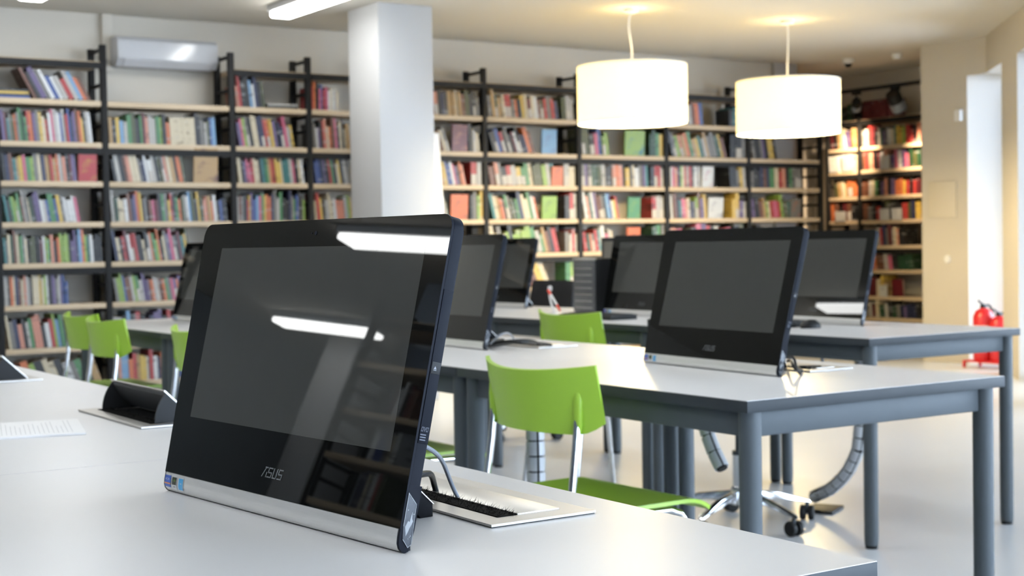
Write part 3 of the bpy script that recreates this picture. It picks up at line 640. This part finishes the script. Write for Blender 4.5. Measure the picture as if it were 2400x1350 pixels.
    # right-hand side: disc drive, eject button, marks
    def sd(u, v, a): return P(W2-.0012+a+(.0013 if u < .06 else 0), u, 0.0030+(v-.005)*.78 if u < .06 else v)
    b = MB().prism([(.098, .0042), (.276, .0042), (.276, .0184), (.098, .0184)], 0, .0012, NAVYP, sd, bev=.0003); dr = b.build('disc_drive', t)
    MB().prism([(.178, .0050), (.192, .0050), (.192, .0175), (.178, .0175)], .0008, .0017, BLACKP, sd, bev=.0002).build('eject_button', dr)
    MK = mat('printed side mark', (.07, .08, .11), .5)
    b = MB().prism([(.1835, .0080), (.187, .0100), (.1835, .0120)], .0016, .0019, mat('printed triangle', (.22, .23, .26), .5), sd); b.prism([(.182, .0080), (.1827, .0080), (.1827, .0120), (.182, .0120)], .0016, .0019, MATS['printed triangle'], sd); b.build('eject_mark', dr)
    b = MB(); g = lambda ox: (lambda u, v, a: P(W2+a+.0001, .112+v, .0056+(ox-.0075+u+v*.2)*.74))
    strokes(b, [(0, 0, 0, .0045), (0, .0045, .003, .0045), (.003, .0045, .003, 0), (.003, 0, 0, 0)], MK, g(.0075), .0008); strokes(b, [(0, .0045, .0015, 0), (.0015, 0, .003, .0045)], MK, g(.0122), .0008); strokes(b, [(0, 0, 0, .0045), (0, .0045, .003, .0045), (.003, .0045, .003, 0), (.003, 0, 0, 0)], MK, g(.0168), .0008)
    for k in range(3): strokes(b, [(0, 0, .010, 0)], MK, lambda u, v, a, k=k: P(W2+a+.0001, .108-.003*k+v, .0058+u*.7), .0014)
    b.build('disc_mark', dr)
    b = MB().prism([(.042, .0050), (.030, .0222), (-.016, .0245), (-.0205, .0190), (-.012, .0082), (.004, .0050)], 0, .0006, mat('dark holographic sticker', (.030, .036, .048), .25, var=.3, scale=300), sd)
    dv = tag(b.build('side_sticker', t, smooth=False), 'dark sticker with a white dove')
    b = MB(); WB = mat('sticker silver print', (.26, .28, .30), .4)
    b.prism([(.003, .0085), (.010, .0120), (.009, .0150), (.021, .0170), (.013, .0185), (.010, .0205), (.006, .0190), (.002, .0165), (-.002, .0150), (-.008, .0120), (-.004, .0110)], .0006, .0008, WB, sd)
    for a0, a1 in (((.041, .0052), (.0295, .0218)), ((.0295, .0218), (-.0158, .0241)), ((-.0158, .0241), (-.0198, .0190)), ((-.0198, .0190), (-.0115, .0084)), ((.041, .0054), (.004, .0054))):
        strokes(b, [(a0[0], a0[1], a1[0], a1[1])], WB, lambda u, v, a: sd(u, v, a+.0006), .0007)
    for k, (u, v) in enumerate(((.022, .0095), (-.008, .0190), (-.010, .0172), (-.0065, .0205), (.018, .0205))): b.prism([(u-.0006, v-.0006), (u+.0006, v-.0006), (u+.0006, v+.0006), (u-.0006, v+.0006)], .0006, .0008, WB, sd)
    b.build('dove_print', dv, smooth=False)
    # kickstand
    b = MB(); M = Matrix.Identity(4)
    KS = mat('matt black plastic', (.006, .0065, .008), .7, var=.1, spec=.08)
    b.prism([(.040, .105), (.048, .110), (.148, .016), (.148, 0), (.128, 0)], -.138, .138, KS, lambda u, v, a: (a, u, v), bev=.002); ks = b.build('kickstand', t)
    MB().prism([(.0482, .1104), (.0492, .1112), (.1492, .0168), (.1482, .0160)], .126, .1385, ALU, lambda u, v, a: (a, u, v)).build('stand_trim', ks)
    return t
mon0 = make_monitor()
MON = [('large black all-in-one computer in front, with stickers on its silver band', .7668, 1.731, .101), ('all-in-one computer on the middle row above the chrome chair base', 2.6055, 3.0026, -.068),
       ('all-in-one computer just behind the right edge of the large monitor', 2.57, 4.36, -.03), ('all-in-one computer half hidden at the left behind the large monitor', 2.56, 6.66, .0),
       ('narrow-looking all-in-one computer in front of the black chair back', 4.39, 6.86, .02), ('all-in-one computer beside the computer tower', 4.27, 5.40, -.02),
       ('all-in-one computer on the right of the rear row, in front of the corner bookcase', 4.35, 4.365, -.064)]
for k, (lb, x, y, yw) in enumerate(MON):
    if k == 0: mon0.location = (x, y, TZ); mon0.rotation_euler.z = -PI/2+yw; tag(mon0, lb, None, 'all-in-one computers')
    elif k == 1:                                                    # this one leans back a little further
        m1 = make_monitor(.2617); m1.location = (x, y, TZ); m1.rotation_euler.z = -PI/2+yw; tag(m1, lb, None, 'all-in-one computers')
    else: copy_tree(mon0, None, lb, None, (x, y, TZ), -PI/2+yw)
# small flat monitor behind the tower
t = thing('flat_monitor', 'small flat monitor peeking over the computer tower', 'monitor', (4.49, 5.76, TZ), -PI/2)
MB().box(-.235, .235, -.012, .02, .06, .375, BLACKP, bev=.004).build('monitor_frame', t)
MB().box(-.215, .215, -.0125, -.010, .08, .355, mat('pale grey screen', (.17, .155, .13), .4, coat=1)).build('screen', t)
MB().box(-.03, .03, .0, .02, .012, .10, BLACKP).box(-.11, .11, -.035, .06, 0, .012, BLACKP, bev=.003).build('monitor_stand', t)

# ------------------------------------------------------------------ cable boxes let into the tables
def cable_box(x, y, label, opened, L=.41):
    """origin at the plate's centre, long side along y"""
    t = thing('cable_box', label, 'cable box', (x, y, TZ), 0, 'cable boxes in the table tops'); X, Y = .079, L/2
    b = MB(); e = .036; z0, z1 = .0012, .0042
    b.box(-X, -X+.031, -Y, Y, z0, z1, ALU).box(X-.03, X, -Y, Y, z0, z1, ALU).box(-X+.031, X-.03, -Y, -Y+e, z0, z1, ALU).box(-X+.031, X-.03, Y-e, Y, z0, z1, ALU)
    b.box(-X+.001, X-.001, -Y+.001, Y-.001, 0, z0, BLACKP); b.build('frame_plate', t)
    x0, x1, y0, y1 = -X+.031, X-.03, -Y+e, Y-e
    b = MB(); r = random.Random(3)
    b.box(x0+.001, x0+.031, y0, y1, z0, .0052, BRUSH)
    n = 520 if not opened else 160
    for k in range(n):
        yy = y0+(y1-y0)*r.random(); xx = x0+.031*r.random(); h = r.uniform(.003, .0085) if xx > x0+.02 else r.uniform(.001, .004); dx, dy = r.gauss(.003, .004), r.gauss(-.002, .004)
        b.faces([(xx-.0005, yy, .005), (xx+.0005, yy, .005), (xx+dx, yy+dy, .005+h)], [(0, 1, 2)], BRUSH)
    b.build('brush_strip', t, smooth=False)
    if not opened:
        MB().box(x0+.0315, x1-.0008, y0+.001, y1-.001, z0, .0058, ALU, bev=.0008).build('lid', t)
    else:
        MB().box(x0+.031, x1, y0, y1, z0, .002, BLACKP).build('well', t)
        R_, A = .085, math.radians(44); hx = x1-.002
        sec = [(hx, .004)]+[(hx-R_*math.cos(A*k/10), .004+R_*math.sin(A*k/10)) for k in range(11)]
        lid = MB()
        def LP(u, v, a): c, s = math.cos(A), math.sin(A); return (hx-u*c-v*s, a, .004+u*s-v*c)      # u along the lid, v below it
        lid.prism([(0, -.003), (R_+.006, -.003), (R_+.006, 0), (0, 0)], y0+.002, y1-.002, ALU, LP); l = lid.build('lid', t)
        for a in (y0+.002, y1-.006): MB().prism(sec, a, a+.004, BLACKP, lambda u, v, q: (u, q, v)).build('lid_cheek', l)
        MB().prism([(.004, 0), (R_-.001, 0), (R_-.004, .004), (R_-.030, .010), (.02, .012)], y0+.007, y1-.007, mat('dark grey lid lining', (.035, .037, .04), .6), LP).build('lid_lining', l)
    return t
cable_box(1.024, 1.702, 'closed aluminium cable box with a black brush, behind the large monitor', False)
cable_box(1.020, 2.962, 'open cable box with a raised black lid, left of the large monitor', True)
cable_box(1.020, 4.215, 'open cable box with a raised black lid, at the left edge', True)
cable_box(2.80, 2.95, 'closed cable box behind the monitor on the middle row', False)
cable_box(2.80, 4.20, 'closed cable box under the tangled cables on the middle row', False)

# ------------------------------------------------------------------ cables
def cable(label, pts, r, m):
    return tag(MB().tube(pts, r, m, 10).build('cable'), label, 'cable')
g0 = at(1006, 1056, 0, .868); g1 = at(1073, 1166, 2, TZ+.005)
cable('grey cable arching from the large monitor into the brush', bez(g0-Vector((.015, -.03, -.012)), g0+Vector((.03, 0, -.006)), g1+Vector((-.022, .01, .05)), g1, 20), .0030, GREYCAB)
g0 = at(999, 1122, 0, .89); g1 = at(1022, 1152, 2, TZ+.005)
cable('short black cable entering the brush beside the grey one', bez(g0-Vector((.02, -.03, 0)), g0+Vector((.015, 0, .004)), g1+Vector((-.005, .01, .035)), g1, 16), .0042, BLACKP)
def onT(px, py, dz=.006): return at(px, py, 2, TZ+dz)
cable('black cable looping over the middle table behind the half-hidden monitor', bez(onT(1142, 806), onT(1185, 800, .03), onT(1250, 790, .035), onT(1262, 806), 16)+bez(onT(1262, 806), onT(1280, 809), onT(1250, 800), onT(1290, 808), 10)[1:], .005, BLACKP)
cable('black cable arching over the closed cable box on the middle row', bez(onT(1150, 812), onT(1200, 802, .05), onT(1240, 796, .05), onT(1292, 809), 16), .004, BLACKP)
cable('thin grey cable curving up behind the half-hidden monitor', bez(onT(1150, 806, .05), onT(1180, 770, .10), onT(1200, 775, .09), onT(1206, 800, .012), 16), .003, GREYCAB)
tag(MB().box(-.05, .05, -.02, .02, 0, .025, BLACKP, bev=.004).build('power_adapter', loc=onT(1158, 812, 0), rotz=.6), 'black power adapter on the middle table behind the half-hidden monitor', 'adapter')
cable('black cable bundle behind the monitor on the middle row', bez(onT(1846, 846, .02), onT(1862, 838, .05), onT(1850, 868, .03), onT(1880, 870, .006), 14)+bez(onT(1880, 870, .006), onT(1870, 858), onT(1850, 860), onT(1925, 860), 10)[1:], .004, BLACKP)
cable('black cable curling beside the tilted stand on the middle row', bez(onT(1846, 838, .05), onT(1872, 830, .07), onT(1858, 862, .03), onT(1876, 876, .005), 14), .0035, BLACKP)
g0 = at(1848, 806, 0, 3.98); g1 = at(1893, 812, 0, 3.98); g2 = at(1930, 842, 0, 3.98)
t = thing('hanging_cable', 'grey cable with a thick plug hanging under the rear table', 'cable', g1)
MB().tube([g0-g1+Vector((0, 0, .0)), Vector()], .014, GREYCAB, 12).build('plug', t)
MB().tube(bez((0, 0, 0), (.0, -.07, .012), g2-g1+Vector((0, .0, .05)), g2-g1+Vector((0, 0, -.14)), 16), .006, GREYCAB).build('cord', t)
# segmented cable spines
def spine(label, pts, r, plate=None):
    t = thing('cable_spine', label, 'cable holder', pts[-1]); o = Vector(pts[-1]); SP = mat('silver cable spine plastic', (.60, .62, .64), .3, .2); b = MB(); bk = MB()
    P = [Vector(p)-o for p in pts]
    bk.tube(P, r*.72, BLACKP, 10); bk.build('inner_cable', t)
    L = [0]
    for a, c in zip(P, P[1:]): L.append(L[-1]+(c-a).length)
    n = int(L[-1]/.046)
    def pos(q):
        for k in range(len(L)-1):
            if q <= L[k+1]: return P[k].lerp(P[k+1], (q-L[k])/(L[k+1]-L[k]))
        return P[-1]
    for k in range(n):
        q0, q1 = L[-1]*k/n, L[-1]*(k+.9)/n; a, c = pos(q0), pos(q1); d = (c-a).normalized(); u = d.cross(Vector((.31, .95, .05))).normalized(); v = d.cross(u)
        M = Matrix(((u.x, v.x, d.x, a.x), (u.y, v.y, d.y, a.y), (u.z, v.z, d.z, a.z), (0, 0, 0, 1))); h = (c-a).length
        for j in range(4):                                              # four curved plates round each link, dark slots between
            A0, A1 = PI/2*j+.13, PI/2*(j+1)-.13; pl = [A0+(A1-A0)*q/5 for q in range(6)]
            vs = [M @ Vector((rr*math.cos(g), rr*math.sin(g), z)) for z in (0, h) for rr in (r, r*.86) for g in pl]
            fs = [(q, q+1, 13+q, 12+q) for q in range(5)]+[(6+q, 18+q, 19+q, 7+q) for q in range(5)]+[(q, 6+q, 7+q, q+1) for q in range(5)]+[(12+q, 13+q, 19+q, 18+q) for q in range(5)]+[(0, 12, 18, 6), (5, 11, 23, 17)]
            b.faces(vs, fs, SP)
    b.build('spine_links', t)
    if plate: MB().box(-.085, .085, -.06, .06, .0, .012, BLACKP, bev=.004).build('base_plate', t, Vector(plate)-o, .5)
    return t
s0 = at(1252, 960, 0, 2.57); spine('upright silver cable spine behind the green chair back', [(2.57, s0.y, .66), (2.57, s0.y-.005, .4), (2.57, s0.y+.0, .16), (2.57, s0.y-.02, .03)], .030)
q0, q1 = at(1650, 985, 0, 2.57), at(1694, 1100, 0, 2.57)
spine('loose silver cable spine hanging open-ended under the middle table', [(2.57, q0.y+.02, .655), q0, q0.lerp(q1, .5)+Vector((0, .012, 0)), q1], .020)
q = [at(2018, 960, 0, 4.2), at(2016, 1010, 0, 4.2), at(2010, 1060, 0, 4.2), at(1985, 1110, 0, 4.2), at(1950, 1145, 0, 4.2), at(1905, 1165, 0, 4.2)]
q = [Vector((4.2, q[0].y, .655))]+q
q[-1].z = max(q[-1].z, .045); spine('silver cable spine curving down to a black floor plate under the rear table', q, .026, (4.22, 4.19, 0))

# ------------------------------------------------------------------ chairs
def make_chair():
    t = thing('chair', 'x', 'chair')
    # front faces -y; seat 0.45 high
    def back(u, v):
        x = (u-.5)*.45; k = abs(2*u-1)
        lo = .635+.028*max(0, (k-.72)/.28)**2; hi = .785+.016*k*k
        return (x*(1-.0*(1-v)), .205-.075*k*k+.045*(v-.5)*.6, lo+(hi-lo)*v)
    bk = MB().grid(back, 24, 8, .011, GREEN).build('backrest', t)
    def seat(u, v):
        x = (u-.5)*.45; yy = .19-.42*v; k = abs(2*u-1)
        z = .452-.016*(1-k*k)*math.sin(PI*min(1, v*1.15))-(.030*max(0, (v-.76)/.24)**2)+.022*max(0, (.22-v)/.22)**2
        return (x*(1-.10*max(0, (v-.8)/.2)**2), yy, z)
    MB().grid(seat, 16, 18, .010, GREEN).build('seat', t)
    for s in (-1, 1):
        x = s*.175
        MB().tube([(x*1.12, .265, .0), (x*1.06, .225, .30), (x*1.02, .188, .46), (x, .168, .60), (x, .157, .70)], .0095, CHROME, 12).build('rear_leg', t)
        MB().tube([(x*1.16, -.235, .0), (x*1.08, -.20, .25), (x, -.172, .385), (x, -.155, .412), (x, -.12, .425), (x, .10, .430), (x, .195, .433)], .0105, CHROME, 12).build('front_leg', t)
        MB().lathe([(0, -.055), (.008, -.05), (.013, -.03), (.015, .02), (.013, .045), (.007, .054), (0, .055)], GREEN, 16, M=Matrix.Translation((x, .1595, .688)) @ Matrix.Diagonal((1, .75, 1, 1))).build('back_socket', t)
    MB().tube([(-.175, .02, .428), (.175, .02, .428)], .009, CHROME, 10).build('cross_bar', t)
    return t
ch0 = make_chair()
CH = [('lime green chair tucked under the middle row, its whole back and seat in view', 2.155, 2.960, PI/2+.03), ('lime green chair hidden behind the large monitor, only its seat edge showing', 2.20, 4.06, PI/2),
      ('lime green chair at the rear row, before the white pen stand', 3.765, 5.085, PI/2), ('lime green chair on the left, the nearer of the overlapping pair', 2.15, 6.285, PI/2),
      ('lime green chair on the far left, partly behind the other of the pair', 2.22, 6.87, PI/2), ('lime green chair cut off by the left edge of the large monitor', 2.15, 5.225, PI/2)]
for k, (lb, x, y, rz_) in enumerate(CH):
    if k == 0: ch0.location = (x, y, 0); ch0.rotation_euler.z = rz_; tag(ch0, lb, None, 'lime green chairs')
    else: copy_tree(ch0, None, lb, None, (x, y, 0), rz_)
def office_chair(x, y, rz_, label, seat_h, back_top):
    t = thing('office_chair', label, 'office chair', (x, y, 0), rz_, 'swivel office chairs')
    b = MB()
    b.lathe([(0, .08), (.032, .08), (.034, .14), (.028, .15), (0, .15)], CHROME, 20); b.build('hub', t)
    MB().lathe([(0, .14), (.026, .14), (.026, .275), (.020, .277), (0, .277)], CHROME, 20).lathe([(0, .27), (.0265, .27), (.0265, .285), (.014, .286), (.014, seat_h-.05), (0, seat_h-.05)], STEEL, 20).build('gas_lift', t)
    for k in range(5):
        a = 2*PI*k/5+.35; d = Vector((math.cos(a), math.sin(a), 0)); n_ = Vector((-d.y, d.x, 0))
        b = MB(); prof = [(.02, .135), (.16, .118), (.29, .078), (.30, .066), (.16, .092), (.02, .095)]
        b.prism(prof, -.014, .014, CHROME, lambda u, v, q: d*u+n_*q+Vector((0, 0, v)), bev=.004); arm = b.build('base_arm', t)
        p = d*.285; M = Matrix.Translation((p.x, p.y, .029)) @ Matrix.Rotation(a+1.1+k, 4, 'Z') @ Matrix.Rotation(PI/2, 4, 'X')
        b = MB()
        for z in (-.026, .006): b.lathe([(0, z), (.026, z), (.029, z+.004), (.029, z+.016), (.026, z+.02), (0, z+.02)], BLACKP, 20, M=M)
        b.tube([p+Vector((0, 0, .03)), p+Vector((0, 0, .07))], .008, STEEL, 8); b.build('caster', arm)
    MB().box(-.235, .235, -.24, .22, seat_h-.05, seat_h+.02, mat('black chair fabric', (.016, .016, .018), .85, var=.2, scale=200), bev=.022).build('seat', t)
    def bk(u, v): return ((u-.5)*.44*(1-.06*v*v), .235+.03*(1-(2*u-1)**2)+.05*v, seat_h+.10+(back_top-seat_h-.10)*v)
    MB().grid(bk, 12, 8, .028, MATS['black chair fabric']).build('backrest', t)
    MB().box(-.03, .03, .17, .30, seat_h-.04, seat_h-.015, BLACKP).tube([(0, .28, seat_h-.03), (0, .31, seat_h+.05), (0, .29, seat_h+.25)], .018, BLACKP, 10).build('back_bar', t)
    return t
office_chair(3.76, 4.175, PI/2+.3, 'chrome five-star office chair under the rear row, behind the middle table', .46, .80)
office_chair(4.53, 6.90, -PI/2, 'black-backed office chair on the far side of the rear row', .47, .875)

# ------------------------------------------------------------------ smaller things on the tables
o = thing('paper_stack', 'stapled sheets of printed paper on the front table at the left', 'paper', (.70, 2.90, TZ), .235-PI/2)
c1, c2 = onT(202, 1014, .004), onT(182, 981, .004); d = (c2-c1).xy.normalized(); ang = math.atan2(d.y, d.x); o.location = (c1.x, c1.y, TZ); o.rotation_euler.z = ang
INK = mat('printed grey text', (.60, .60, .62), .7); PAPER = mat('white paper', (.84, .84, .85), .7, var=.01)
for k in range(4):
    MB().box(.0+.001*k, (c2-c1).xy.length+.001*k, 0, .21+.001*(k % 2), .0004+.0009*k, .0011+.0009*k, PAPER).build('sheet', o)
b = MB(); r = random.Random(2)
for k in range(22):
    yy = .022+k*.0085
    b.box(.03, .03+r.uniform(.10, .21), yy, yy+.0011, .0038, .0040, INK)
b.build('printed_text', o, smooth=False)
# computer tower
tq = at(1357, 729, 2, TZ); 
t = thing('computer_tower', 'small computer tower with a ribbed grey front on the rear row', 'computer tower', (4.22, 5.80, TZ), -PI/2)
TG = mat('tower grey front', (.085, .087, .092), .35, var=.5, scale=9, aniso=(2, 2, 14))
MB().box(-.088, .088, .012, .20, .012, .272, BLACKP, bev=.004).build('tower_case', t)
MB().box(-.088, .088, 0, .014, .010, .262, TG, bev=.006).build('front_panel', t); MB().box(-.088, .088, 0, .02, .262, .275, ALU, bev=.004).build('top_trim', t)
for k in range(7): MB().box(-.07, .07, -.0015, .002, .03+k*.032, .034+k*.032, ALU).build('front_rib', t)
for sx in (-1, 1): MB().box(sx*.06-.012, sx*.06+.012, .03, .17, 0, .013, BLACKP).build('foot', t)
def keyboard(label, x, y, L=.43, rz_=-PI/2):
    t = thing('keyboard', label, 'keyboard', (x, y, TZ), rz_)
    MB().prism([(-.075, 0), (.075, 0), (.075, .022), (-.075, .012)], -L/2, L/2, BLACKP, lambda u, v, a: (a, u, v), bev=.003).build('keyboard_case', t)
    b = MB(); KC = mat('dark keys', (.022, .023, .025), .5)
    for r_ in range(5):
        for c in range(16):
            x0 = -L/2+.012+c*(L-.024)/16; yy = .052-r_*.026; z = .019+.0667*(yy-.0)*.9
            b.box(x0+.001, x0+(L-.024)/16-.002, yy-.011, yy+.011, z-.004, z+.003, KC)
    b.build('keys', t); return t
keyboard('black keyboard in front of the computer beside the tower', 4.01, 5.42)
keyboard('dark grey keyboard on the right of the rear row', 4.11, 4.42)
t = thing('mouse', 'black mouse beside the keyboard on the right of the rear row', 'mouse', (4.10, 4.13, TZ), 0)
MB().lathe([(0, .034), (.014, .032), (.026, .022), (.032, .008), (.031, 0), (0, 0)], BLACKP, 24, M=Matrix.Diagonal((1.5, 1, 1, 1))).build('mouse_body', t)
MB().box(.012, .03, -.003, .003, .024, .031, GREYCAB, bev=.002).build('scroll_wheel', t)
# pen in a white spring stand on the rear row
pt = at(1289, 676, 0, 4.05); pb = at(1301, 733, 0, 4.05); pp = at(1313, 728, 0, 4.03)
t = thing('pen_stand', 'white desk pen holder with a curved neck on the rear row', 'pen holder', (4.05, pb.y, TZ)); o = Vector((4.05, pb.y, TZ))
MB().lathe([(0, 0), (.035, 0), (.035, .008), (.012, .016), (0, .018)], WHITEP).build('holder_base', t)
MB().tube(bez((0, 0, .012), (0, .035, .05), pt-o+Vector((0, .012, -.03)), pt-o, 14), .0055, WHITEP, 10).build('holder_neck', t)
MB().lathe([(0, -.014), (.010, -.012), (.012, .004), (.008, .012), (0, .014)], WHITEP, 16, c=tuple(pt-o)).build('pen_cup', t)
t = thing('pen', 'white pen with red cap and red tip leaning out of the pen holder', 'pen', pt+Vector((-.014, -.004, -.008))); e = pp-pt; e = Vector((e.x, e.y, -e.length*.95)); 
tip = at(1315, 731, 2, TZ+.003)-t.location; tip = at(1314, 730, 0, t.location.x-.0)-t.location
RP = mat('red pen plastic', (.72, .06, .03), .35)
MB().tube([Vector((0, 0, 0)), tip*.22], .0066, RP, 12).build('pen_clip_end', t)
MB().tube([tip*.22, tip*.70], .0062, WHITEP, 12).build('pen_barrel', t)
MB().tube([tip*.70, tip*.90, tip], .006, RP, 12, taper=[.0062, .0055, .0015]).build('pen_tip', t)
